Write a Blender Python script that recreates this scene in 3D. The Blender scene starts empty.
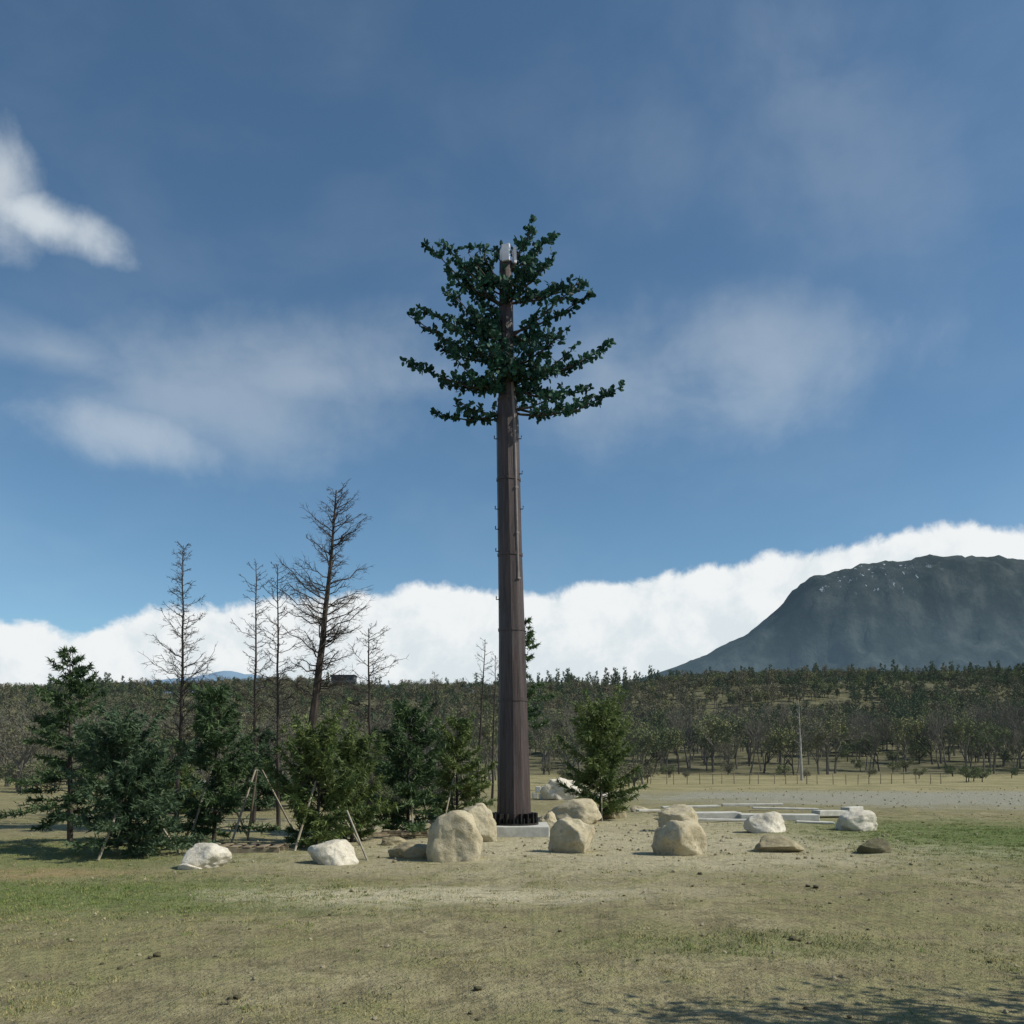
import bpy, bmesh, math, random
import numpy as np
from mathutils import Vector, Matrix, noise
R=random.Random(7)
F=900.0; CH=2.5; HZ=760.0
def ss(a,b,x):
    t=max(0,min(1,(x-a)/(b-a))); return t*t*(3-2*t)
def H(x,y):
    r=ss(120,520,y)
    rid=float(np.interp(x,[-600,-300,0,60,110,300,600],[40,37,39,41,46,47,52]))
    z=rid*r
    z-= (rid-12)*ss(560,1400,y)
    n=noise.noise(Vector((x*.012,y*.012,3.1)))
    z+=n*7*r*(1-ss(1200,2500,y))
    damp=1-ss(60,140,y)
    z+=.08*noise.noise(Vector((x*.25,y*.25,0)))+.045*noise.noise(Vector((x*.9,y*.9,5)))*damp+.02*noise.noise(Vector((x*2.3,y*2.3,8)))*damp
    return z
scene=bpy.context.scene
def link(o): scene.collection.objects.link(o); return o
# ---------------- material helpers
class NT:
    def __init__(s,t): s.t=t; s.n=t.nodes; s.l=t.links
    def node(s,ty,**k):
        n=s.n.new(ty)
        for a,b in k.items(): setattr(n,a,b)
        return n
    def put(s,sock,v):
        if isinstance(v,bpy.types.NodeSocket): s.l.new(v,sock)
        else:
            try: sock.default_value=v
            except Exception: sock.default_value=tuple(v)+(1,)
    def m(s,op,a,b=None,c=None,clamp=False):
        n=s.node('ShaderNodeMath',operation=op,use_clamp=clamp)
        s.put(n.inputs[0],a)
        if b is not None: s.put(n.inputs[1],b)
        if c is not None: s.put(n.inputs[2],c)
        return n.outputs[0]
    def mix(s,f,a,b,bt='MIX'):
        n=s.node('ShaderNodeMix',data_type='RGBA',blend_type=bt)
        s.put(n.inputs[0],f); s.put(n.inputs[6],a if not isinstance(a,tuple) else a+(1,)) ; s.put(n.inputs[7],b if not isinstance(b,tuple) else b+(1,))
        return n.outputs[2]
    def noise(s,vec,scale,detail=6,rough=.6,dist=0):
        n=s.node('ShaderNodeTexNoise'); 
        if vec is not None: s.l.new(vec,n.inputs['Vector'])
        n.inputs['Scale'].default_value=scale; n.inputs['Detail'].default_value=detail
        n.inputs['Roughness'].default_value=rough; n.inputs['Distortion'].default_value=dist
        return n.outputs[0]
    def ramp(s,f,a,b,v0=0.,v1=1.):
        n=s.node('ShaderNodeMapRange',interpolation_type='SMOOTHSTEP')
        s.put(n.inputs[0],f); s.put(n.inputs[1],a); s.put(n.inputs[2],b); s.put(n.inputs[3],v0); s.put(n.inputs[4],v1)
        return n.outputs[0]
    def vscale(s,vec,xyz):
        n=s.node('ShaderNodeVectorMath',operation='MULTIPLY'); s.l.new(vec,n.inputs[0]); n.inputs[1].default_value=xyz
        return n.outputs[0]
    def bump(s,h,strength=.3,dist=.05):
        n=s.node('ShaderNodeBump'); n.inputs['Strength'].default_value=strength; n.inputs['Distance'].default_value=dist
        s.l.new(h,n.inputs['Height']); return n.outputs[0]
def newmat(name):
    m=bpy.data.materials.new(name); m.use_nodes=True; t=NT(m.node_tree)
    b=m.node_tree.nodes['Principled BSDF']; b.inputs['Roughness'].default_value=.85
    b.inputs['Specular IOR Level'].default_value=.25
    return m,t,b
def simple(name,c1,c2,scale=4,rough=.85,bump=.3,bd=.02,stretch=(1,1,1),metal=0):
    m,t,b=newmat(name)
    tc=t.node('ShaderNodeTexCoord').outputs['Object']
    v=t.vscale(tc,stretch)
    n=t.noise(v,scale,4,.65)
    f=t.ramp(n,.33,.67)
    t.l.new(t.mix(f,c1,c2),b.inputs['Base Color'])
    b.inputs['Roughness'].default_value=rough; b.inputs['Metallic'].default_value=metal
    if bump:
        n2=t.noise(v,scale*5,4,.7)
        t.l.new(t.bump(n2,bump,bd),b.inputs['Normal'])
    return m
def diffuse(name,c,c2=None,inst=False,scale=1.,haze_glow=0):
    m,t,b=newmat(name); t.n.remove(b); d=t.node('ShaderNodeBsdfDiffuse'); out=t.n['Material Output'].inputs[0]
    if haze_glow:
        e=t.node('ShaderNodeEmission'); e.inputs[0].default_value=(.5,.62,.66,1); e.inputs[1].default_value=haze_glow  # aerial haze put into far bark and foliage as a faint bluish glow
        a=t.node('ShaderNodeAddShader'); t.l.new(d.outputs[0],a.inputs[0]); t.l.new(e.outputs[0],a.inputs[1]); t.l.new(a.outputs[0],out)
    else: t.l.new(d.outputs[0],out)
    if c2 is None: t.put(d.inputs[0],c+(1,)); return m
    tc=t.node('ShaderNodeTexCoord').outputs['Object']
    col=t.mix(t.ramp(t.noise(tc,scale,2,.6),.35,.65),c,c2)
    if inst:
        rnd=t.node('ShaderNodeObjectInfo').outputs['Random']
        cr=t.node('ShaderNodeValToRGB'); t.l.new(rnd,cr.inputs[0])
        e=cr.color_ramp.elements
        e[0].position=0; e[0].color=(.7,.8,.74,1); e[1].position=1; e[1].color=(1.25,1.15,1.05,1)
        k=e.new(.5); k.color=(1.,1.0,.9,1)
        col=t.mix(1.,col,cr.outputs[0],'MULTIPLY')
    t.l.new(col,d.inputs[0]); return m
def leafmat(name,dark,light,scale=1.5,trans=.25):
    m,t,b=newmat(name)
    tc=t.node('ShaderNodeTexCoord').outputs['Object']
    n=t.ramp(t.noise(tc,scale,3,.6),.35,.65)
    col=t.mix(n,dark,light)
    n2=t.noise(tc,scale*14,1,.5)
    col=t.mix(t.ramp(n2,.3,.7),col,t.mix(1.,col,(1.5,1.45,1.1),'MULTIPLY'))
    t.l.new(col,b.inputs['Base Color'])
    b.inputs['Roughness'].default_value=.6
    if trans:
        tr=t.node('ShaderNodeBsdfTranslucent'); t.l.new(col,tr.inputs[0])
        mx=t.node('ShaderNodeMixShader'); mx.inputs[0].default_value=trans
        out=t.n['Material Output']
        t.l.new(b.outputs[0],mx.inputs[1]); t.l.new(tr.outputs[0],mx.inputs[2]); t.l.new(mx.outputs[0],out.inputs[0])
    return m
# ---------------- mesh builder
class MB:
    def __init__(s): s.v=[]; s.f=[]; s.m=[]
    def tube(s,pts,rad,n=6,mat=0,cap=False):
        pts=[Vector(p) for p in pts]; base=len(s.v)
        for i,p in enumerate(pts):
            d=(pts[min(i+1,len(pts)-1)]-pts[max(i-1,0)])
            if d.length<1e-9: d=Vector((0,0,1))
            d.normalize()
            up=Vector((0,0,1)) if abs(d.z)<.9 else Vector((1,0,0))
            a=d.cross(up).normalized(); b=d.cross(a)
            for k in range(n):
                th=2*math.pi*k/n
                s.v.append(p+(a*math.cos(th)+b*math.sin(th))*rad[i])
        for i in range(len(pts)-1):
            for k in range(n):
                s.f.append((base+i*n+k,base+i*n+(k+1)%n,base+(i+1)*n+(k+1)%n,base+(i+1)*n+k)); s.m.append(mat)
        if cap:
            s.f.append(tuple(base+(len(pts)-1)*n+k for k in range(n))); s.m.append(mat)
            s.f.append(tuple(base+k for k in range(n))[::-1]); s.m.append(mat)
    def tri(s,p,d,size,w,rng,mat=1):
        side=Vector((rng.gauss(0,1),rng.gauss(0,1),rng.gauss(0,1))).cross(d)
        if side.length<1e-6: side=Vector((1,0,0))
        side.normalize(); b=len(s.v)
        s.v+= [p-side*w*.5,p+side*w*.5,p+d*size]; s.f.append((b,b+1,b+2)); s.m.append(mat)
    def leaf(s,p,d,size,w,rng,mat=1):
        side=Vector((rng.gauss(0,1),rng.gauss(0,1),rng.gauss(0,1))).cross(d)
        if side.length<1e-6: side=Vector((1,0,0))
        side.normalize(); nn=side.cross(d).normalized(); b=len(s.v)
        s.v+=[p,p+d*size*.35+side*w*.5+nn*w*.15,p+d*size*.8+side*w*.35+nn*w*.1,p+d*size,p+d*size*.8-side*w*.35+nn*w*.1,p+d*size*.35-side*w*.5+nn*w*.15]
        s.f+=[(b,b+1,b+2,b+3),(b,b+3,b+4,b+5)]; s.m+=[mat,mat]
    def box(s,c,sz,rot=0,mat=0,rx=0,ry=0):
        M=Matrix.Rotation(rot,3,'Z')@Matrix.Rotation(ry,3,'Y')@Matrix.Rotation(rx,3,'X'); b=len(s.v); c=Vector(c)
        for x in(-.5,.5):
            for y in(-.5,.5):
                for z in(-.5,.5): s.v.append(c+M@Vector((x*sz[0],y*sz[1],z*sz[2])))
        for f in((0,1,3,2),(4,6,7,5),(0,4,5,1),(2,3,7,6),(0,2,6,4),(1,5,7,3)):
            s.f.append(tuple(b+i for i in f)); s.m.append(mat)
    def obj(s,name,mats,smooth=False,loc=(0,0,0),do_link=True,bevel=0):
        me=bpy.data.meshes.new(name); me.from_pydata([tuple(v) for v in s.v],[],s.f)
        for m in mats: me.materials.append(m)
        me.polygons.foreach_set('material_index',s.m)
        if smooth: me.polygons.foreach_set('use_smooth',[True]*len(s.f))
        me.update(); o=bpy.data.objects.new(name,me); o.location=loc
        if bevel:
            bv=o.modifiers.new('b','BEVEL'); bv.width=bevel; bv.segments=2
        if do_link: link(o)
        return o
def rdir(rng): 
    v=Vector((rng.gauss(0,1),rng.gauss(0,1),rng.gauss(0,1))); return v.normalized()
# ---------------- tree generators
def conifer(Ht,Rd,seed,clear=.06,nb=70,spr=9,nd=7,ns=.15,nw=.04,up=.15,droop=.25,shape=.8,lean=(0,0),tr=.07,rag=.5):
    rng=random.Random(seed); b=MB()
    tp=[Vector((lean[0]*t+rng.uniform(-.02,.02)*Ht*.3*t*(1-t),lean[1]*t,Ht*t)) for t in np.linspace(0,1,9)]
    b.tube(tp,[tr*(1-t*.93) for t in np.linspace(0,1,9)],7,0)
    for i in range(nb):
        t=clear+(1-clear)*((i+rng.random())/nb)**.92
        if t>.985: t=.985
        p0=Vector((lean[0]*t,lean[1]*t,Ht*t)); az=rng.uniform(0,6.283)
        prof=(1-t)**shape*(min(1,(t-clear)/.14+.6))
        side=1+.3*noise.noise(Vector((math.cos(az)*1.2,math.sin(az)*1.2,t*4+seed*1.7)))*2*rag
        L=Rd*prof*side*rng.uniform(1-rag,1+.6*rag)+.08*Ht*.2
        o=Vector((math.cos(az),math.sin(az),0)); rise=up*(0.3+1.6*t)*rng.uniform(.5,1.6)
        pts=[]
        for k in range(6):
            q=k/5; pts.append(p0+o*L*q+Vector((0,0,L*(rise*q-droop*q*q*(1-t)*1.3+.2*q**4)))+rdir(rng)*.02*L)
        b.tube(pts,[tr*.28*(1-t*.6)*(1-.85*k/5) for k in range(6)],3,0)
        n=max(3,int(spr*L/Rd*1.6)+2)
        for j in range(n):
            q=.15+.85*(j+rng.random())/n; fi=min(4.999,q*5); k=int(fi); pp=pts[k].lerp(pts[k+1],fi-k)
            sd=o.cross(Vector((0,0,1)))*rng.choice((-1,1))
            tl=L*.3*(1.15-q)*rng.uniform(.5,1.3)+ns*.4
            td=(o*.7+sd*rng.uniform(.3,1)+Vector((0,0,rng.uniform(-.25,.4)))).normalized()
            for e in range(nd):
                u=(e+rng.random())/nd
                b.tri(pp+td*tl*u+rdir(rng)*ns*.15,(td*.8+rdir(rng)*.8).normalized(),ns*rng.uniform(.6,1.3),nw*rng.uniform(.7,1.4),rng)
    return b
def larch(Ht,Rd,seed,clear=.3,nb=60,lean=(0,0),tr=.12,tw=5,up=.1,shape=.7,curve=0,br0=1.):
    rng=random.Random(seed); b=MB()
    def tpos(t): return Vector((lean[0]*t+curve*math.sin(t*3.1),lean[1]*t,Ht*t))
    ts=np.linspace(0,1,14)
    b.tube([tpos(t)+rdir(rng)*.025 for t in ts],[tr*(1-.93*t)+.008 for t in ts],7,0)
    for i in range(nb):
        t=clear+(1-clear)*(i+rng.random())/nb; t=min(t,.99)
        p0=tpos(t); az=rng.uniform(0,6.283); o=Vector((math.cos(az),math.sin(az),0))
        prof=((1-t)/(1-clear))**shape*min(1,.45+(t-clear)*2.5)
        L=Rd*prof*rng.uniform(.25,1.3)+.2
        r=up*rng.uniform(-.8,2.2)+.5*t*t; pts=[]
        for k in range(6):
            q=k/5; pts.append(p0+o*L*q+Vector((0,0,L*(r*q+.22*q*q)))+rdir(rng)*.06*L*(k>0))
        br=tr*.22*br0*(1-t*.5)*min(1,L/Rd+.3)
        b.tube(pts,[br*(1-.8*k/5)+.005 for k in range(6)],3,0)
        for j in range(int(tw*max(1,L/.45))):
            q=rng.uniform(.12,1); fi=min(4.999,q*5); k=int(fi); pp=pts[k].lerp(pts[k+1],fi-k)
            sd=o.cross(Vector((0,0,1)))*rng.choice((-1,1))
            td=(o*.6+sd*rng.uniform(.2,1)+Vector((0,0,rng.uniform(-.4,.8)))).normalized(); tl=(L*.26+.08)*rng.uniform(.4,1.3)
            mid=pp+td*tl*.5+rdir(rng)*tl*.1
            b.tube([pp,mid,pp+td*tl+Vector((0,0,tl*.15))],[.008,.006,.003],3,0)
            for e in range(2):
                dd=(td+rdir(rng)*.9).normalized(); b.tube([mid,mid+dd*tl*.4],[.006,.003],3,0)
    return b
def decid(Ht,seed,depth=4,leaves=6,ls=.22,spread=.6,tr=.16,trunk=.28,child=3,lw=.7):
    rng=random.Random(seed); b=MB()
    def grow(p,d,L,r,dep):
        pts=[p]; dd=d.copy()
        for k in range(2):
            dd=(dd+rdir(rng)*.2+Vector((0,0,.06))).normalized(); pts.append(pts[-1]+dd*L/2)
        b.tube(pts,[r,r*.82,r*.62],5 if dep>2 else 3,0)
        if dep<=1 and leaves:
            for e in range(leaves):
                q=pts[rng.randint(0,2)]+rdir(rng)*L*.35
                b.tri(q,rdir(rng),ls*rng.uniform(.5,1.2),ls*lw,rng)
        if dep==0: return
        for c in range(child if dep<depth else child+1):
            nd=(dd+rdir(rng)*spread*1.25+Vector((0,0,.12))).normalized()
            q=pts[2] if c<2 else pts[rng.randint(1,2)]
            grow(q,nd,L*rng.uniform(.62,.85),r*.6,dep-1)
    grow(Vector((0,0,0)),Vector((rng.uniform(-.1,.1),rng.uniform(-.1,.1),1)).normalized(),Ht*trunk,tr,depth)
    return b
def scrub(Ht,Rd,seed,n=420,s=.55):
    rng=random.Random(seed); b=MB()
    b.tube([(0,0,0),(0,0,Ht*.6)],[.12,.05],4,0)
    cl=[(Vector((rng.uniform(-1,1)*Rd*.65,rng.uniform(-1,1)*Rd*.65,Ht*rng.uniform(.3,.85))),rng.uniform(.25,.5)*Rd) for _ in range(9)]
    for c,r in cl: b.tube([(0,0,Ht*.25),c],[.06,.02],3,0)
    for i in range(n):
        c,r=rng.choice(cl); d=rdir(rng); b.tri(c+d*r*rng.random()**.4,rdir(rng),s*rng.uniform(.5,1.2),s*.5,rng)
    return b
# ---------------- materials
bark=simple('bark',(.03,.025,.022),(.075,.062,.052),6,.9,.5,.02,(1,1,.2))
bark_pale=simple('bark_pale',(.22,.21,.19),(.42,.40,.36),5,.9,.4,.02,(1,1,.3))
bark_far=diffuse('bark_far',(.06,.053,.043),haze_glow=.012)
bark_grey=diffuse('bark_grey',(.13,.12,.10),haze_glow=.014)
needle=leafmat('needles',(.03,.06,.03),(.085,.135,.065),1.4)
needle_blue=leafmat('needles_blue',(.035,.066,.042),(.085,.13,.08),1.6)
needle_olive=leafmat('needles_olive',(.055,.09,.035),(.13,.17,.065),1.6)
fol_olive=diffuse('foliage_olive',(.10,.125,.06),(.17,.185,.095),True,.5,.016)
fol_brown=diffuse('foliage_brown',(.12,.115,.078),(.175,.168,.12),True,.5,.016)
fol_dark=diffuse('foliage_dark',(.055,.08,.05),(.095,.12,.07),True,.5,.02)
tower_leaf=leafmat('tower_leaf',(.009,.038,.034),(.026,.08,.06),1.2,.15)
# ---------------- ground
def ground():
    n=300
    u=np.linspace(-1,1,n); k=7.6
    xs=7000*np.sinh(k*u)/math.sinh(k)
    k2=7.2
    a=np.linspace(-.33,1,n+40)
    ys=14+9000*np.sinh(k2*a)/math.sinh(k2)
    verts=[];fa=[]
    for y in ys:
        for x in xs: verts.append((x,y,H(x,y)))
    m=len(xs)
    for j in range(len(ys)-1):
        for i in range(m-1): fa.append((j*m+i,j*m+i+1,(j+1)*m+i+1,(j+1)*m+i))
    me=bpy.data.meshes.new('ground'); me.from_pydata(verts,[],fa); me.polygons.foreach_set('use_smooth',[True]*len(fa))
    o=link(bpy.data.objects.new('ground',me))
    mt,t,b=newmat('ground_soil_grass'); b.inputs['Roughness'].default_value=.95; b.inputs['Specular IOR Level'].default_value=.1
    pos=t.node('ShaderNodeNewGeometry').outputs['Position']
    sp=t.node('ShaderNodeSeparateXYZ'); t.l.new(pos,sp.inputs[0]); X,Y=sp.outputs[0],sp.outputs[1]
    nb=t.noise(pos,.22,4,.6); nm=t.noise(pos,1.1,7,.68); nf=t.noise(pos,9,4,.7); nff=t.noise(pos,45,2,.7); nc=t.noise(t.vscale(pos,(.45,1.3,1)),2.2,6,.7)
    wob=t.m('MULTIPLY',t.m('SUBTRACT',t.m('ADD',nm,nb),1.),1.5)
    def ell(cx,cy,rx,ry,w=.55,k=1.):
        dx=t.m('DIVIDE',t.m('SUBTRACT',X,cx),rx); dy=t.m('DIVIDE',t.m('SUBTRACT',Y,cy),ry)
        r=t.m('SQRT',t.m('ADD',t.m('MULTIPLY',dx,dx),t.m('MULTIPLY',dy,dy)))
        q=t.m('ADD',r,t.m('MULTIPLY',wob,k))
        return t.ramp(q,1-w,1+w,1.,0.)
    soil=t.mix(t.ramp(nm,.40,.60),(.255,.222,.128),(.44,.385,.235))
    soil=t.mix(t.ramp(nf,.35,.7),soil,t.mix(1.,soil,(.72,.74,.70),'MULTIPLY'))
    olive=t.mix(t.ramp(nf,.35,.65),(.16,.16,.065),(.28,.265,.125))
    g0=t.ramp(t.m('ADD',t.m('MULTIPLY',nb,.4),t.m('MULTIPLY',nm,.6)),.46,.56)
    col=t.mix(t.m('MULTIPLY',g0,.75),soil,olive)
    green=t.mix(t.ramp(nf,.3,.7),(.115,.155,.05),(.20,.245,.09))
    for e,s in ((ell(15.5,29,6,8),1.),(ell(-8,16.5,5.5,2.2),.8),(ell(-13,24,7,4),.6),(ell(3.2,12.2,2,.7),.35),(ell(22,25,7,8),.8)):
        col=t.mix(t.m('MULTIPLY',e,s),col,green)
    sand=t.mix(t.ramp(nf,.3,.7),(.46,.41,.27),(.57,.52,.36))
    for e,s in ((ell(-1.8,16.8,3.8,1.3),.95),(ell(3,25,9,5),.7),(ell(1,34,10,8),.6)):
        col=t.mix(t.m('MULTIPLY',e,s),col,sand)
    col=t.mix(t.m('MULTIPLY',ell(-10.5,20,1.8,1),.7),col,(.36,.27,.14))
    col=t.mix(t.m('MULTIPLY',t.ramp(nc,.54,.66),.62),col,(.155,.14,.075))
    gravel=t.mix(t.ramp(nff,.3,.7),(.25,.25,.20),(.40,.39,.32))
    col=t.mix(t.m('MULTIPLY',ell(36,62,28,16,.3,.6),.85),col,gravel)
    field=t.mix(t.ramp(nb,.4,.6),(.26,.24,.125),(.35,.31,.17))
    col=t.mix(t.ramp(t.m('ADD',Y,t.m('MULTIPLY',nb,14.)),72,84),col,field)
    dark=t.mix(t.ramp(nb,.4,.6),(.10,.10,.055),(.17,.16,.10))
    col=t.mix(t.ramp(t.m('ADD',Y,t.m('MULTIPLY',nb,30.)),140,170),col,dark)
    t.l.new(col,b.inputs['Base Color'])
    h=t.m('ADD',t.m('MULTIPLY',nm,1.3),t.m('MULTIPLY',nf,.4)); h=t.m('ADD',h,t.m('MULTIPLY',nff,.12)); h=t.m('ADD',h,t.m('MULTIPLY',nc,.6))
    t.l.new(t.bump(h,1.,.17),b.inputs['Normal'])
    me.materials.append(mt)
ground()
# ---------------- instancing
def scatter(name,sources,pts):
    col=bpy.data.collections.new(name+'_kinds')
    for i,o in enumerate(sources):
        o.name='%s_kind_%02d'%(name,i); col.objects.link(o)
    me=bpy.data.meshes.new(name); me.from_pydata([p[0] for p in pts],[],[])
    a=me.attributes.new('rot','FLOAT_VECTOR','POINT'); a.data.foreach_set('vector',[c for p in pts for c in p[1]])
    a=me.attributes.new('scl','FLOAT_VECTOR','POINT'); a.data.foreach_set('vector',[c for p in pts for c in p[2]])
    a=me.attributes.new('idx','INT','POINT'); a.data.foreach_set('value',[p[3] for p in pts])
    o=link(bpy.data.objects.new(name,me))
    g=bpy.data.node_groups.new(name,'GeometryNodeTree')
    g.interface.new_socket('Geometry',in_out='INPUT',socket_type='NodeSocketGeometry'); g.interface.new_socket('Geometry',in_out='OUTPUT',socket_type='NodeSocketGeometry')
    N=g.nodes; L=g.links
    gi=N.new('NodeGroupInput'); go=N.new('NodeGroupOutput'); ip=N.new('GeometryNodeInstanceOnPoints'); ci=N.new('GeometryNodeCollectionInfo')
    ci.inputs['Collection'].default_value=col; ci.inputs['Separate Children'].default_value=True; ci.inputs['Reset Children'].default_value=True
    mp=N.new('GeometryNodeMeshToPoints')
    def na(nm,ty):
        n=N.new('GeometryNodeInputNamedAttribute'); n.data_type=ty; n.inputs['Name'].default_value=nm; return n.outputs[0]
    er=N.new('FunctionNodeEulerToRotation'); L.new(na('rot','FLOAT_VECTOR'),er.inputs[0])
    L.new(gi.outputs[0],mp.inputs[0]); L.new(mp.outputs[0],ip.inputs['Points']); L.new(ci.outputs[0],ip.inputs['Instance']); ip.inputs['Pick Instance'].default_value=True
    L.new(na('idx','INT'),ip.inputs['Instance Index']); L.new(er.outputs[0],ip.inputs['Rotation']); L.new(na('scl','FLOAT_VECTOR'),ip.inputs['Scale'])
    L.new(ip.outputs[0],go.inputs[0])
    md=o.modifiers.new('scatter','NODES'); md.node_group=g
    return o
def P(x,y,s,i,dz=0,tilt=0,sz=1.):
    return ((x,y,H(x,y)+dz),(R.uniform(-tilt,tilt),R.uniform(-tilt,tilt),R.uniform(0,6.28)),(s,s,s*sz),i)
# hill forest
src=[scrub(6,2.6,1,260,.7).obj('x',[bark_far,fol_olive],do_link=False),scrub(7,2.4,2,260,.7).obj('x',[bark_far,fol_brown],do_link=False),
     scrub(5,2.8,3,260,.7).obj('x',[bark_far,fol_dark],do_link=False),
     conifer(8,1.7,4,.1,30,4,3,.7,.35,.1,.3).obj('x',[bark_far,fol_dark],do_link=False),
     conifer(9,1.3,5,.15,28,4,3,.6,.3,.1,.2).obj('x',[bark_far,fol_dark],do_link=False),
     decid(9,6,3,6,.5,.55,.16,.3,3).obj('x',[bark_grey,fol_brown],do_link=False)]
pts=[]
while len(pts)<8500:
    y=math.sqrt(R.uniform(190**2,585**2)); x=R.uniform(-.75,.75)*y
    cl=noise.noise(Vector((x*.02,y*.02,9)))
    if cl>.05: i=R.choice((2,2,0,3,4,0))
    else: i=R.choice((0,1,1,5,5,2))
    if noise.noise(Vector((x*.03,y*.015,2)))<-.35: continue
    s=R.uniform(.5,1.1)
    if y>480: s*=.75
    pts.append(P(x,y,s,i))
for k in range(130):
    x=R.uniform(5,100); y=R.uniform(505,540); pts.append(P(x,y,R.uniform(.5,1.1)*(1.4 if R.random()<.2 else .9),4))
scatter('distant_forest',src,pts)
# middle distance trees
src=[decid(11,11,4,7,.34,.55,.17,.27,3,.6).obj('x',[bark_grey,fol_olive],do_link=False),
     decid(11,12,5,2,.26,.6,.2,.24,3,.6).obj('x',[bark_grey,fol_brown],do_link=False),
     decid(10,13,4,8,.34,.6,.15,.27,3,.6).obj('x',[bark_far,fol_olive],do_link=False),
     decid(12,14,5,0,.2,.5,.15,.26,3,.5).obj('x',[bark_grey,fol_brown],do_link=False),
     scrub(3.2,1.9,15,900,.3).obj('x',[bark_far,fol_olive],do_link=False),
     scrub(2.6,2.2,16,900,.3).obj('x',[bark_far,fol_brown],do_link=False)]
pts=[]
def zone(n,x0,x1,y0,y1,kinds,s0,s1):
    for _ in range(n):
        y=R.uniform(y0,y1); px=R.uniform(x0,x1); x=(px-512)/F*y
        pts.append(P(x,y,R.uniform(s0,s1),R.choice(kinds)))
zone(110,-150,520,85,150,(0,1,1,2,3,5),.6,.9)
zone(110,-150,560,150,200,(0,1,2,3),.8,1.1)
zone(85,-60,480,66,95,(4,5,5,1),.5,.9)
zone(62,540,1200,135,160,(0,1,2,3,0,3),.7,1.3)
zone(140,540,1200,160,200,(0,1,2,3,4,0),.8,1.4)
zone(30,540,1200,120,150,(4,5),.4,.8)
zone(14,540,650,70,120,(4,5,0),.5,.8)
zone(4,965,1010,100,106,(4,),.5,.7)
zone(20,150,480,40,56,(4,5),.45,.8)
scatter('bare_woodland',src,pts)
# ---------------- individual trees
def place(b,name,mats,px,d,**k):
    x=(px-512)/F*d; return b.obj(name,mats,loc=(x,d,H(x,d)-.03),**k)
def hgt(pt,d): return CH+(HZ-pt)/F*d
place(conifer(hgt(650,26.5),1.6,21,.1,82,13,11,.17,.045,.25,.4,.72,tr=.09,rag=.55),'pine_tree',[bark,needle],70,26.5)
place(conifer(hgt(728,24),1.6,22,.02,120,12,10,.19,.05,.55,.3,.42,tr=.06,rag=.6),'pine_tree',[bark,needle_blue],130,24)
place(conifer(hgt(695,27),1.35,23,.05,95,12,10,.19,.05,.5,.3,.55,tr=.07,lean=(.1,0),rag=.65),'pine_tree',[bark,needle],214,27)
place(conifer(hgt(738,25.5),1.15,24,.03,100,12,10,.19,.045,.8,.25,.4,tr=.07,lean=(.25,0),rag=.7),'pine_tree',[bark,needle_olive],315,25.5)
place(conifer(hgt(742,27.5),1.0,25,.03,85,12,9,.18,.045,.8,.25,.4,tr=.06,rag=.7),'pine_tree',[bark,needle_olive],352,27.5)
place(conifer(hgt(710,30),1.2,26,.04,90,12,9,.2,.055,.55,.3,.5,tr=.07,rag=.65),'pine_tree',[bark,needle],408,30)
place(conifer(hgt(720,36),1.25,27,.04,80,10,9,.22,.06,.5,.3,.5,tr=.07,rag=.65),'pine_tree',[bark,needle_olive],457,36)
place(conifer(hgt(712,38),1.5,28,.04,115,12,9,.22,.06,.8,.3,.42,tr=.08,rag=.7),'pine_tree',[bark,needle_olive],601,38)
place(conifer(hgt(618,75),2.3,29,.3,46,9,9,.38,.13,.1,.2,.7,tr=.16,rag=.6),'pine_tree',[bark,needle],525,75)
place(conifer(hgt(765,50),1.6,30,.04,70,9,9,.25,.08,.4,.3,.5,tr=.08),'pine_tree',[bark,needle],380,50)
place(conifer(hgt(735,45),1.5,31,.04,80,9,9,.25,.08,.4,.3,.5,tr=.08),'pine_tree',[bark,needle_blue],258,45)
place(conifer(hgt(770,42),1.5,32,.02,70,9,9,.24,.08,.5,.3,.4,tr=.08),'pine_tree',[bark,needle_olive],175,42)
place(larch(hgt(545,34),1.3,41,.22,110,(.25,0),.085,6,.3,.75,.1,1.),'bare_larch_tree',[bark],176,34)
place(larch(hgt(563,36),.85,42,.25,65,(.1,0),.08,5,.1,.5),'bare_larch_tree',[bark],254,36)
place(larch(hgt(566,33),.95,43,.25,75,(0,0),.075,5,.15,.5),'bare_larch_tree',[bark],278,33)
place(larch(hgt(490,38),2.0,44,.36,105,(1.55,0),.25,7,.15,.5,.12,.9),'bare_larch_tree',[bark],300,38)
place(larch(hgt(627,36),1.6,45,.38,40,(-.1,0),.1,6,.0,.5),'bare_larch_tree',[bark],371,36)
place(larch(hgt(638,48),.8,46,.4,34,(.5,0),.09,5,.3),'bare_larch_tree',[bark],476,48)
place(larch(hgt(655,50),.7,47,.5,30,(.2,0),.07,5,.3),'bare_larch_tree',[bark],492,50)
place(larch(hgt(672,70),1.2,49,.4,40,(-.4,0),.09,5,.3),'bare_larch_tree',[bark],440,70)
place(larch(hgt(702,110),1.1,48,.4,18,(-.4,0),.17,4,.6),'birch_tree',[bark_pale],802,110)
# bare trees off to the right of the frame, shading the foreground
for sd,x,y,h in ((51,7.9,6.3,6.6),(52,10.6,7.0,8.),(53,9.2,6.0,8.)):
    decid(h,sd,5,3,.16,.55,.13,.25,3).obj('bare_tree',[bark,fol_brown],loc=(x,y,H(x,y)))
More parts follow.
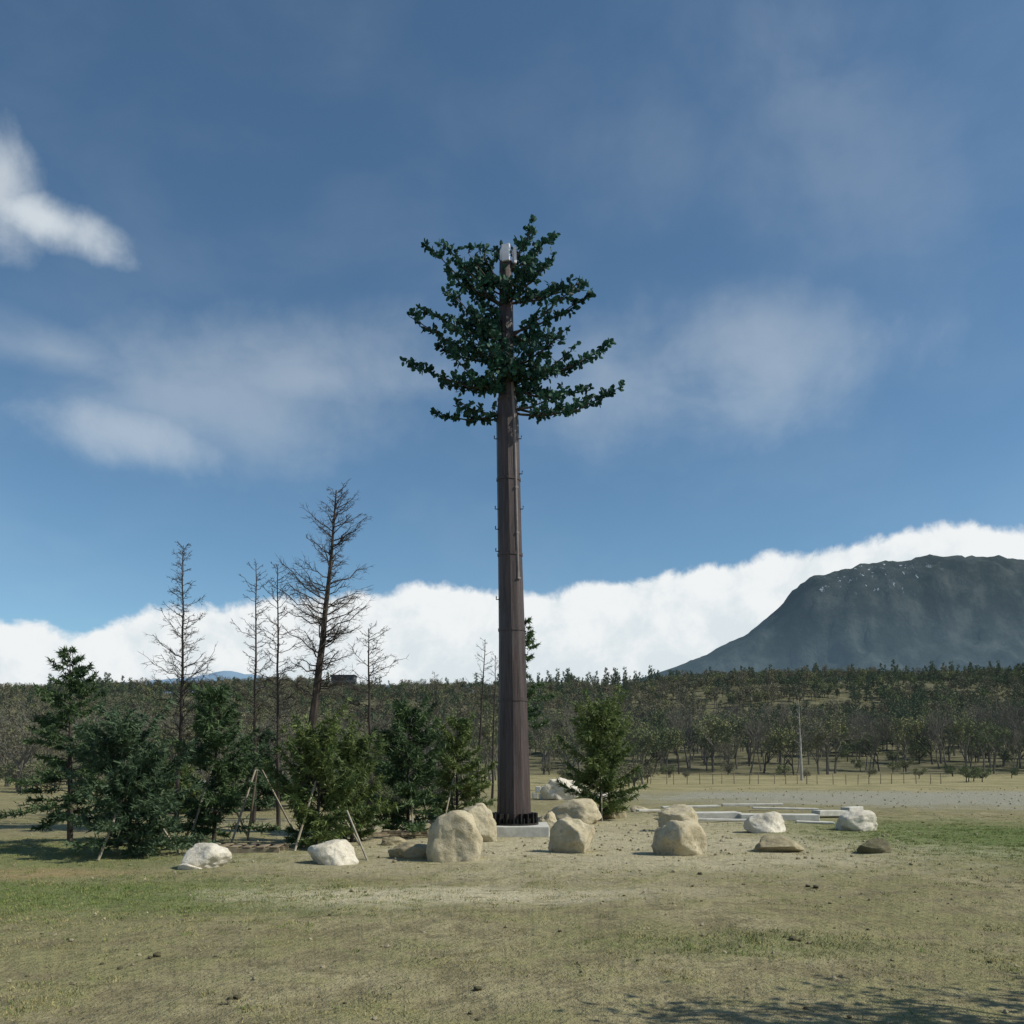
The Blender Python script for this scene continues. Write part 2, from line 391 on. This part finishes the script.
# ---------------- tower
def tower():
    root=link(bpy.data.objects.new('pine_tree_cell_tower',None)); D=30.
    def Z(py): return CH+(HZ-py)/30.
    def Xp(px): return (px-512)/30.
    ys=[829,820,800,760,700,640,560,480,420,395,330,262]
    cx=[514,514,514,513.6,512.8,512,510.2,508.6,507.5,507,506.3,505.8]
    rr=[17.6,17.4,16.6,15.6,14.2,13.2,12.1,11.6,11.2,8.6,7.2,6.4]
    bm,t,bs=newmat('tower_bark'); tc=t.node('ShaderNodeTexCoord').outputs['Object']
    v=t.vscale(tc,(4,4,.15)); n=t.noise(v,3,5,.7); col=t.mix(t.ramp(n,.35,.68),(.030,.021,.020),(.085,.060,.056))
    col=t.mix(t.ramp(t.noise(t.vscale(tc,(1,1,.5)),1.2,4,.6),.5,.7),col,(.066,.053,.052))
    t.l.new(col,bs.inputs['Base Color']); bs.inputs['Roughness'].default_value=.5; bs.inputs['Specular IOR Level'].default_value=.4; t.l.new(t.bump(t.noise(v,12,4,.7),.5,.04),bs.inputs['Normal'])
    b=MB(); b.tube([(Xp(c),D,Z(y)) for c,y in zip(cx,ys)],[r/30 for r in rr],12,0,True)
    def axis(z):
        y=HZ-(z-CH)*30
        return float(np.interp(-y,[-q for q in ys],[Xp(c) for c in cx])),float(np.interp(-y,[-q for q in ys],rr))/30
    for py in (555,400,700,480,630):
        x,r=axis(Z(py)); b.tube([(x,D,Z(py)-.05),(x,D,Z(py)+.05)],[r+.022,r+.022],12,0,True)
    t=b.obj('trunk',[bm],loc=(0,0,0)); t.parent=root
    dk=simple('dark_steel',(.02,.02,.02),(.05,.045,.04),5,.5,.2,.01,metal=.4)
    b=MB()
    b.tube([(Xp(514),D,.36),(Xp(514),D,.42)],[.82,.82],24,0,True)
    for k in range(20):
        a=k*math.pi/10; c,s=math.cos(a),math.sin(a)
        b.box((Xp(514)+c*.68,D+s*.68,.58),(.22,.035,.32),a)
        a+=math.pi/20; c,s=math.cos(a),math.sin(a)
        b.tube([(Xp(514)+c*.72,D+s*.72,.42),(Xp(514)+c*.72,D+s*.72,.58)],[.03,.03],6,0,True)
    b.tube([(Xp(514),D,.42),(Xp(514),D,.55)],[.63,.6],16,0)
    for py in (575,552,530,510,475,440,600,655):
        for sgn in (1,-1):
            if R.random()<.3: continue
            z=Z(py); x,r=axis(z)
            b.tube([(x+sgn*r*.9,D-.1,z),(x+sgn*(r+.07),D-.12,z),(x+sgn*(r+.07),D-.12,z+.1)],[.02]*3,5,0,True)
    b.obj('base_flange_and_step_bolts',[dk]).parent=root
    lightb=simple('cable_grey',(.16,.14,.135),(.24,.21,.2),3,.6,.1)
    b=MB(); p=[]
    for z in np.arange(8.5,15.2,.5):
        x,r=axis(z); p.append((x+r*.62,D-r*.8,z))
    b.tube(p,[.05]*len(p),6,0,True)
    for q in p[::3]: b.box(q,(.12,.1,.06),.7)
    b.obj('cable_conduit',[lightb]).parent=root
    b=MB(); z0=Z(268)
    for k in range(3):
        a=k*2.094-1.9; b.box((Xp(508)+.22*math.cos(a),D+.22*math.sin(a)-.1,z0+.34),(.1,.28,.55),a)
    b.tube([(Xp(508),D-.1,z0-.1),(Xp(508),D-.1,z0+.5)],[.07,.07],8,0,True)
    wp=simple('white_antenna',(.68,.64,.66),(.8,.77,.79),3,.5,.05)
    b.obj('antenna',[wp],bevel=.02).parent=root
    pl=simple('concrete',(.42,.42,.38),(.58,.57,.52),3,.9,.3,.01)
    b=MB(); b.box((Xp(516),D,.13),(2.15,2.1,.46)); b.obj('concrete_plinth',[pl],bevel=.03).parent=root
    rng=random.Random(5); b=MB()
    def branch(p0,p3,sag,r0,dens,tw=.45,q0=.1):
        L=(p3-p0).length; out=(p3-p0).normalized(); pts=[]
        for k in range(9):
            q=k/8; p=p0.lerp(p3,q)+Vector((0,0,-sag*math.sin(q*3.1)*L)); p+=rdir(rng)*.03*(k>0); pts.append(p)
        b.tube(pts,[r0*(1-.8*k/8) for k in range(9)],5,0)
        n=int(L*dens)
        for j in range(n):
            q=q0+(1-q0)*(j+rng.random())/n; fi=min(7.999,q*8); k=int(fi); pp=pts[k].lerp(pts[k+1],fi-k)
            dz=rdir(rng); dz.z*=.45
            td=(out*rng.uniform(.2,1.)+dz*.9+Vector((0,0,.1))).normalized(); tl=rng.uniform(.3,1.)*tw*(1.3-.6*q)
            if abs(pp.x-Xp(508))<.32 and pp.z>Z(272) and pp.y<D+.2: continue
            b.tube([pp,pp+td*tl],[.015,.008],3,0)
            for e in range(rng.randint(6,10)):
                u=rng.uniform(.3,1.05); lp=pp+td*tl*u+rdir(rng)*.04
                if abs(lp.x-Xp(508))<.26 and lp.z>Z(272) and lp.y<D+.2: continue
                ld=(td*.5+rdir(rng)).normalized()
                b.leaf(lp,ld,rng.uniform(.12,.24),rng.uniform(.10,.17),rng)
    tips=[(412,431,411,.2),(414,458,406,-.6),(412,621,383,.2),(410,560,398,-.6),(406,600,386,.8),(414,470,412,.3),
     (392,405,358,.1),(390,440,372,.8),(395,450,362,-.9),(388,590,374,.9),(385,570,366,-1.1),
     (365,409,313,.2),(362,436,334,.9),(368,455,345,-1.2),(372,611,338,.3),(360,585,345,1.2),(368,560,352,-1.5),
     (342,425,318,-.6),(340,450,310,-1.3),(335,594,290,.2),(340,575,300,-1.1),(335,560,315,1.4),(325,455,305,1.2),
     (310,428,243,.2),(305,450,262,.8),(310,462,280,-1.1),(305,583,288,-.4),(300,560,274,.9),(303,545,284,-1.2),
     (290,440,248,-.3),(285,474,252,.7),(290,482,264,-.8),(283,554,252,.3),(290,540,262,-.8),
     (272,497,240,.5),(275,556,230,.1),(278,534,228,-.4),(275,522,238,.5)]
    for sp,tx,ty,td in tips:
        z=Z(sp); x,r=axis(z)
        branch(Vector((x,D,z)),Vector((Xp(tx),D+td,Z(ty))),rng.uniform(.03,.13) if ty>330 else .05,.05,6.4,.34 if abs(td)<.35 else .46,.22)
    for i in range(42):
        sp=rng.uniform(288,396); z=Z(sp); x,r=axis(z); a=rng.uniform(3.3,6.1) if i%2 else rng.uniform(0,6.28); L=rng.uniform(.7,1.6)
        branch(Vector((x,D,z)),Vector((x+L*math.cos(a),D+L*math.sin(a)*1.1,z+L*rng.uniform(.1,.5))),.08,.035,6.)
    b.obj('crown_branches_and_leaves',[bark,tower_leaf]).parent=root
tower()
# ---------------- boulders
def rockmat(name,c1,c2,c3):
    m,t,b=newmat(name); tc=t.node('ShaderNodeTexCoord').outputs['Object']
    n=t.noise(tc,2.2,6,.65); col=t.mix(t.ramp(n,.35,.65),c1,c2)
    col=t.mix(t.ramp(t.noise(tc,5,6,.75),.54,.7),col,c3)
    col=t.mix(t.m('MULTIPLY',t.ramp(t.noise(tc,55,2,.6),.55,.7),.4),col,(.12,.11,.09))
    t.l.new(col,b.inputs['Base Color']); b.inputs['Roughness'].default_value=.9
    h=t.m('ADD',t.noise(tc,6,6,.7),t.m('MULTIPLY',t.noise(tc,40,3,.6),.15)); t.l.new(t.bump(h,.7,.08),b.inputs['Normal'])
    return m
rm=rockmat('granite_tan',(.42,.36,.235),(.54,.48,.34),(.26,.22,.135)); rw=rockmat('granite_pale',(.56,.51,.41),(.70,.66,.56),(.38,.34,.25)); rd=rockmat('rock_mossy',(.10,.095,.05),(.17,.15,.09),(.07,.09,.03)); rb=rockmat('rock_brown',(.27,.23,.14),(.38,.33,.21),(.18,.15,.09))
def rockmesh(seed,w,h,dp,cuts=9,sharp=.72,amp=.1,sub=5):
    rng=random.Random(seed); bm=bmesh.new(); bmesh.ops.create_icosphere(bm,subdivisions=sub,radius=1)
    pl=[(rdir(rng),rng.uniform(sharp-.15,sharp+.15)) for _ in range(cuts)]
    off=Vector((seed*3.3,1,2))
    for v in bm.verts:
        c=v.co
        for n,k in pl:
            e=c.dot(n)-k
            if e>0: c-=n*e*.88
        c+=c.normalized()*(noise.fractal(c*1.4+off,1,2,5)*amp+noise.fractal(c*5+off,1,2,3)*amp*.25)
    zs=[v.co.z for v in bm.verts]; xs=[v.co.x for v in bm.verts]; ysz=[v.co.y for v in bm.verts]
    zc=-.45
    for v in bm.verts:
        if v.co.z<zc: v.co.z=zc+(v.co.z-zc)*.15
    z0=zc; z1=max(zs)
    for v in bm.verts:
        v.co.x=(v.co.x-(max(xs)+min(xs))/2)/(max(xs)-min(xs))*w
        v.co.y=(v.co.y-(max(ysz)+min(ysz))/2)/(max(ysz)-min(ysz))*dp
        v.co.z=(v.co.z-z0)/(z1-z0)*h-.02
    me=bpy.data.meshes.new('boulder'); bm.to_mesh(me); bm.free(); me.polygons.foreach_set('use_smooth',[True]*len(me.polygons)); return me
for i,(px,py,w,h,m,rot,sh) in enumerate([(207,869,47,25,rw,0,.68),(190,870,24,9,rw,0,.6),(333,865,50,25,rw,.1,.7),(455,862,56,50,rm,.3,.72),(474,842,46,38,rm,.3,.72),
   (410,859,44,17,rb,.2,.65),(572,852,47,36,rm,.1,.66),(575,824,54,25,rm,0,.66),(613,819,26,21,rb,0,.7),(680,856,54,36,rm,.1,.66),(679,833,42,28,rm,0,.68),
   (765,833,42,22,rw,.1,.68),(777,853,52,18,rb,0,.66),(858,831,38,21,rw,.2,.68),(874,854,33,15,rd,0,.65),(548,826,22,16,rm,0,.65),(395,846,26,10,rb,0,.65),(640,812,20,7,rm,0,.65),(560,800,40,22,rw,0,.55),(605,797,18,8,rw,0,.55)]):
    d0=2250/(py-760); s=d0/F; d=d0+w*s*.3
    me=rockmesh(207+i,w*s*1.03,h*s*1.08,w*s*.85,10,sh,.11); me.materials.append(m)
    o=link(bpy.data.objects.new('boulder',me)); x=(px-512)/F*d; o.location=(x,d,H(x,d)-.05)
# ---------------- pebbles, tufts
def pebble(seed):
    me=rockmesh(seed,1,.6,.9,8,.65,.15,3)
    me.materials.append(rb if seed%2 else rm); return bpy.data.objects.new('p',me)
pts=[]
for _ in range(800):
    y=R.uniform(7,45); x=R.uniform(-.75,.75)*y; s=R.choice((.02,.03,.04,.05)) *(1+y*.015)
    if R.random()<.03: s*=1.6
    pts.append(P(x,y,s,R.choice((0,1,2,3,4))))
for px,py,s in ((157,956,.11),(150,958,.07),(237,1000,.09),(230,1001,.06),(478,990,.1),(793,941,.12),(785,939,.06),(800,942,.05),(816,887,.12),(808,886,.1),(640,873,.08),(700,876,.12),(120,968,.07),(560,930,.07),(990,962,.06),(470,1013,.05),(345,1003,.05)):
    y=2250/(py-760); pts.append(P((px-512)/F*y,y,s,4))
for _ in range(350):
    y=R.uniform(46,80); x=(R.uniform(700,1150)-512)/F*y; pts.append(P(x,y,R.uniform(.05,.15),R.randint(0,3)))
for _ in range(300):
    y=R.gauss(27,4); x=R.gauss(3,5); pts.append(P(x,y,R.uniform(.03,.12),R.randint(0,3)))
pk=[pebble(300+k) for k in range(4)]; me=rockmesh(310,1,.5,.9,8,.65,.3,3); me.materials.append(rd); pk.append(bpy.data.objects.new('p',me))
scatter('loose_stones',pk,pts)
def tuft(seed,h,n):
    rng=random.Random(seed); b=MB()
    for i in range(n):
        d=Vector((rng.gauss(0,.5),rng.gauss(0,.5),1)).normalized(); p=Vector((rng.gauss(0,.06),rng.gauss(0,.06),-.01))
        b.tri(p,d,h*rng.uniform(.5,1.2),.012,rng,0)
    return b
g1=diffuse('grass_green',(.13,.18,.06),(.22,.27,.1),True,3); g2=diffuse('grass_dry',(.24,.22,.11),(.36,.33,.18),True,3)
pts=[]
gz=[(15.5,29,6,8,1.),(-8,16.5,5,2.6,1.),(3.2,12.2,2.2,.8,.5),(-13,24,6,4,.6)]
while len(pts)<16000:
    y=7+R.random()**1.5*36; x=R.uniform(-.75,.75)*y
    g=0
    for cx,cy,rx,ry,s in gz:
        q=((x-cx)/rx)**2+((y-cy)/ry)**2
        g=max(g,s*math.exp(-q*.9))
    nn=noise.noise(Vector((x*.7,y*.7,0)))
    if R.random()< g*.8+max(0,nn-.02)*.35:
        pts.append(P(x,y,R.uniform(.5,1.2),R.choice((0,1)) if R.random()<.12+g*.7 else R.choice((2,3))))
scatter('grass',[tuft(1,.055,14).obj('x',[g1],do_link=False),tuft(2,.07,12).obj('x',[g1],do_link=False),tuft(3,.06,12).obj('x',[g2],do_link=False),tuft(4,.045,14).obj('x',[g2],do_link=False)],pts)
# ---------------- slabs, stakes, walls
conc=simple('pale_stone',(.45,.44,.38),(.62,.6,.54),2.5,.9,.35,.01)
wood=simple('weathered_wood',(.16,.13,.09),(.30,.25,.17),4,.85,.4,.01,(1,1,.15))
woodp=simple('pale_wood',(.25,.22,.16),(.38,.34,.26),4,.85,.4,.01,(1,1,.15))
def gp(px,py): 
    d=2250/(py-760); return (px-512)/F*d,d
b=MB()
for (px,py,l,w,h,r,z) in ((700,819,3.3,.9,.28,.04,.14),(778,820,3.2,.8,.26,-.05,.13),(690,815,2.6,.5,.1,.08,.36),(785,815,2.9,.35,.08,-.1,.31),(830,817,1.5,.6,.24,.3,.2),(735,822,3.6,.3,.1,.02,.05),(752,811,3.,.3,.12,.05,.3),(815,824,1.4,.5,.08,-.25,.06),(648,813,1.2,.3,.1,.4,.1),(852,812,1.1,.5,.3,.6,.12)):
    x,y=gp(px,py); b.box((x,y,H(x,y)+z),(l,w,h),r,0,0,R.uniform(-.02,.02))
b.obj('stone_slab_stack',[conc],bevel=.025)
b=MB()
for k in range(9):
    for l in range(2):
        x,y=gp(536+k*6+l*3,800); b.box((x,y+2,H(x,y)+.2+l*.42),(.27 if k%3 else .33,.5,.38),R.uniform(-.06,.06))
b.obj('low_stone_wall',[conc],bevel=.03)
b=MB()
for k in range(16):
    x,y=gp(165+k*8.5,798); y+=R.uniform(-.1,.1)
    b.box((x,y,.55),(.09,.09,1.1),0)
for z in (.35,.75,1.05):
    x0,y=gp(162,798); x1,_=gp(298,798); b.box(((x0+x1)/2,y-.07,z),(x1-x0,.03,.14 if z<1 else .1),0)
b.obj('wooden_rail_fence',[conc],bevel=.01)
b=MB()
for k in range(26):
    x,y=gp(640+k*12,784); x+=R.uniform(-.3,.3); b.tube([(x,y,H(x,y)-.1),(x+R.uniform(-.05,.05),y,H(x,y)+R.uniform(1.,1.3))],[.05,.04],6,0,True)
for z in(.5,1.0):
    b.tube([(gp(640+k*12,784)[0],gp(640,784)[1],z+R.uniform(-.05,.05)) for k in range(26)],[.012]*26,4,0)
b.obj('post_and_wire_fence',[wood])
def stakes(px,d,hh,n=3):
    x=(px-512)/F*d; b=MB()
    for k in range(n):
        a=k*2.09+R.uniform(0,1); c,s=math.cos(a),math.sin(a)
        b.tube([(x+c*1.25,d+s*1.25,-.05),(x+c*.12,d+s*.12,hh)],[.033,.028],6,0,True)
    b.obj('tree_support_stakes',[woodp])
stakes(214,27,2.2);stakes(318,25.5,1.9);stakes(408,30,2.);stakes(130,24,1.8);stakes(457,36,2.2);stakes(601,38,1.9);stakes(258,27,2.2)
b=MB(); b.tube([(-3.62,22.6,-.05),(-4.45,24.3,1.12)],[.03,.03],6,0,True); b.obj('leaning_pole',[woodp])
b=MB()
x,y=gp(245,852)
for k in range(6): b.box((x-.9+k*.36,y,.18),(.2,1.1,.03),.05)
for s in(-.5,0,.5): b.box((x,y+s,.08),(2.1,.1,.15),.05)
b.obj('wooden_pallet',[wood],bevel=.006)
b=MB(); x,y=gp(405,838)
for k in range(5): b.box((x-.6+k*.3,y+R.uniform(-.1,.1),.1+.05*(k%3)),(1.5,.12,.08),R.uniform(-.5,.5))
b.obj('timber_pile',[wood],bevel=.006)
# ---------------- building on hill
def house(name,px,d,w,dp,h,wallc,roofc,zoff=0):
    x=(px-512)/F*d; z=H(x,d)+zoff; root=link(bpy.data.objects.new(name,None)); root.location=(x,d,z)
    b=MB(); b.box((0,0,h/2),(w,dp,h)); b.box((0,0,-4),(w*.9,dp*.9,8)); o=b.obj('walls',[simple(name+'_wall',wallc,tuple(c*1.2 for c in wallc),2)]); o.parent=root
    b=MB(); b.box((0,0,h+.15),(w+1,dp+1,.3)); o=b.obj('roof',[simple(name+'_roof',roofc,tuple(c*1.3 for c in roofc),2)]); o.parent=root
    b=MB()
    for k in range(4): b.box((-w/2+w*(k+.5)/4,-dp/2-.03,h*.55),(w*.14,.05,h*.4))
    o=b.obj('windows',[simple(name+'_glass',(.02,.025,.03),(.04,.045,.05),1,.2,0)]); o.parent=root
house('hill_pavilion',344,430,11,7,3.2,(.1,.11,.12),(.05,.06,.08),5.2)
# ---------------- mountains
def mountain(name,prof,D,y0,y1,mat,amp,nx=260,ny=120,fine=24):
    b=MB(); xs=np.linspace((prof[0][0]-512)/F*D,(prof[-1][0]-512)/F*D,nx); ys=np.linspace(y0,y1,ny)
    pxs=[(p[0]-512)/F*D for p in prof]; pz=[max(0,CH+(HZ-p[1])/F*D) for p in prof]
    for y in ys:
        t=(y-y0)/(D-y0) if y<D else 1-(y-D)/(y1-D)
        f=max(0,min(1,t)); f=.68*f**1.15+.32*ss(.72,.93,f) if y<D else ss(0,1,f)
        for x in xs:
            h=float(np.interp(x,pxs,pz))
            q=Vector((x*.0022,y*.0016,4)); rn=1-abs(noise.fractal(q*1.3,1,2.1,6))*1.6
            g=4*f*(1-f)
            z=h*f+ (rn-.6)*amp*g*h/1000 + noise.fractal(Vector((x*.01,y*.01,0)),.8,2,5)*fine*min(1,f*3)*h/1000
            b.v.append(Vector((x,y,z-5)))
    for j in range(ny-1):
        for i in range(nx-1): b.f.append((j*nx+i,j*nx+i+1,(j+1)*nx+i+1,(j+1)*nx+i)); b.m.append(0)
    return b.obj(name,[mat],smooth=True)
m,t,bs=newmat('mountain_rock_hazed'); pos=t.node('ShaderNodeNewGeometry').outputs['Position']; bs.inputs['Specular IOR Level'].default_value=0
n=t.noise(pos,.006,6,.65); col=t.mix(t.ramp(n,.4,.62),(.026,.034,.032),(.055,.064,.06))
col=t.mix(t.m('MULTIPLY',t.ramp(t.noise(t.vscale(pos,(1,1,.3)),.02,6,.7),.45,.65),.6),col,(.018,.024,.027))
sp=t.node('ShaderNodeSeparateXYZ'); t.l.new(pos,sp.inputs[0])
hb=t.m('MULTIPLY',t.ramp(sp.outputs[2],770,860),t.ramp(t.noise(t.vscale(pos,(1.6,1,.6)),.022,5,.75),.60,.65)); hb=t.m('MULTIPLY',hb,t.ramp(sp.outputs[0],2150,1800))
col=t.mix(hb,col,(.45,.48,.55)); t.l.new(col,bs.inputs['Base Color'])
bs.inputs['Emission Color'].default_value=(.12,.19,.25,1); t.l.new(t.ramp(sp.outputs[2],300,1000,.45,.22),bs.inputs['Emission Strength'])  # painted haze: rock emits a blue glow, stronger towards the foot
t.l.new(t.bump(t.noise(pos,.02,5,.7),.5,20.),bs.inputs['Normal'])
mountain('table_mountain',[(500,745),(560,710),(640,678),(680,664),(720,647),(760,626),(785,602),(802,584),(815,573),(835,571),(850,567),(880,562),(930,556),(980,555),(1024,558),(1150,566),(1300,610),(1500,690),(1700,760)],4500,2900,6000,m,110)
m2,t,bs=newmat('far_hill_hazed'); bs.inputs['Base Color'].default_value=(.12,.18,.25,1); bs.inputs['Emission Color'].default_value=(.2,.32,.45,1); bs.inputs['Emission Strength'].default_value=.45  # distance haze put into the blue base colour and the emission
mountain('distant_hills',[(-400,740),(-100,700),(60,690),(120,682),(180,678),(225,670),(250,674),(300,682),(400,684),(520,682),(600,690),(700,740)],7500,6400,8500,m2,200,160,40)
# ---------------- sky
w=bpy.data.worlds.new('World'); scene.world=w; w.use_nodes=True; t=NT(w.node_tree); bg=t.n['Background']
AZ=math.radians(101); EL=math.radians(43)
sky=t.node('ShaderNodeTexSky',sky_type='NISHITA'); sky.sun_disc=False; sky.sun_elevation=EL; sky.sun_rotation=AZ; sky.altitude=1500; sky.air_density=1.; sky.dust_density=.8; sky.ozone_density=1.2
dirv=t.node('ShaderNodeTexCoord').outputs['Generated']; sp=t.node('ShaderNodeSeparateXYZ'); t.l.new(dirv,sp.inputs[0])
az=t.m('ARCTAN2',sp.outputs[0],sp.outputs[1]); el=t.m('ARCSINE',sp.outputs[2])
def AE(px,py):
    x=(px-512)/F; z=(HZ-py)/F; return math.atan(x),math.asin(z/math.sqrt(1+x*x+z*z))
cv=t.node('ShaderNodeCombineXYZ'); t.l.new(az,cv.inputs[0]); t.l.new(el,cv.inputs[1]); A=cv.outputs[0]
bank=[(-150,640),(0,622),(40,622),(75,632),(110,622),(150,606),(230,603),(300,596),(380,590),(430,583),(480,588),(540,592),(600,584),(640,572),(700,566),(760,556),(820,545),(880,534),(950,520),(1024,531),(1150,545)]
cr=t.node('ShaderNodeValToRGB'); a0=-.7;a1=.7
t.l.new(t.m('DIVIDE',t.m('SUBTRACT',az,a0),a1-a0),cr.inputs[0]); E=cr.color_ramp.elements
for i,(px,py) in enumerate(bank):
    a,e=AE(px,py); k=(a-a0)/(a1-a0)
    if i<2: q=E[i]; q.position=k
    else: q=E.new(k)
    q.color=(e,e,e,1)
n1=t.noise(A,17,8,.62,.2)
top=t.m('ADD',cr.outputs[0],t.m('MULTIPLY',t.m('SUBTRACT',n1,.5),.05))
dd=t.m('SUBTRACT',top,el); bankd=t.ramp(dd,-.003,.009)
skyc=t.mix(1.,sky.outputs[0],(.90,1.15,1.18),'MULTIPLY')
wn=t.noise(t.vscale(A,(1,1.8,1)),4.2,6,.55,.25); pn=t.noise(A,9,7,.6,.2)
wb=t.m('SUBTRACT',pn,.5)
def blob(px,py,rx,ry,rot=0,wob=.9):
    a,e=AE(px,py); dx=t.m('SUBTRACT',az,a); dy=t.m('SUBTRACT',el,e); c,s=math.cos(rot),math.sin(rot)
    u=t.m('DIVIDE',t.m('ADD',t.m('MULTIPLY',dx,c),t.m('MULTIPLY',dy,s)),rx/F); v=t.m('DIVIDE',t.m('SUBTRACT',t.m('MULTIPLY',dy,c),t.m('MULTIPLY',dx,s)),ry/F)
    r=t.m('SQRT',t.m('ADD',t.m('MULTIPLY',u,u),t.m('MULTIPLY',v,v)))
    return t.m('ADD',r,t.m('MULTIPLY',wb,wob*1.6))
dens=t.m('MULTIPLY',t.ramp(blob(35,216,64,18,-.1,1.6),.1,1.4,1.,0.),.8)
def add(d,x,k): return t.m('MAXIMUM',d,t.m('MULTIPLY',x,k))
dens=add(dens,t.ramp(blob(0,185,32,44,.3,1.6),.0,1.4,1.,0.),.65)
dens=add(dens,t.ramp(blob(130,432,100,27,-.08,1.3),.0,1.4,1.,0.),.42)
dens=add(dens,t.ramp(blob(310,378,140,32,.12,1.2),.0,1.5,1.,0.),.32)
for px,py,rx,ry,rot,k in ((290,370,210,50,.15,.3),(60,355,110,28,-.1,.3),(210,400,200,64,.05,.3),(700,375,200,70,.05,.32),(750,345,95,42,0,.3),(640,150,100,60,0,.09),(810,95,130,80,-.5,.13),(860,180,180,90,-.4,.12)):
    rr=t.ramp(blob(px,py,rx,ry,rot,.9),.0,1.35,1.,0.)
    dens=add(dens,t.m('MULTIPLY',rr,t.ramp(wn,.25,.6)),k)
dens=t.m('MAXIMUM',dens,t.ramp(wn,.4,.75,0.,.05))
ccol=(8.0,8.6,8.9)
bcol=t.mix(t.ramp(t.m('ADD',n1,t.m('MULTIPLY',dd,-2.)),.25,.5),(7.6,8.4,8.8),(9.4,9.7,9.8))
c=t.mix(dens,skyc,ccol); c=t.mix(bankd,c,bcol)
t.l.new(c,bg.inputs[0]); bg.inputs[1].default_value=.093
sd=Vector((math.sin(AZ)*math.cos(EL),math.cos(AZ)*math.cos(EL),math.sin(EL)))
l=bpy.data.lights.new('sun','SUN'); l.energy=4.3; l.angle=math.radians(.5); l.color=(1,.94,.81)
lo=link(bpy.data.objects.new('sun',l)); lo.rotation_euler=sd.to_track_quat('Z','Y').to_euler(); lo.location=(20,0,30)
# ---------------- camera
cd=bpy.data.cameras.new('camera'); cam=link(bpy.data.objects.new('camera',cd)); cam.location=(0,0,CH); cam.rotation_euler=(math.radians(90),0,0)
cd.sensor_width=36; cd.lens=36*F/1024; cd.shift_y=(HZ-512)/1024; cd.clip_end=30000; cd.clip_start=.1; scene.camera=cam
scene.view_settings.view_transform='Standard'; scene.view_settings.look='None'; scene.view_settings.exposure=0
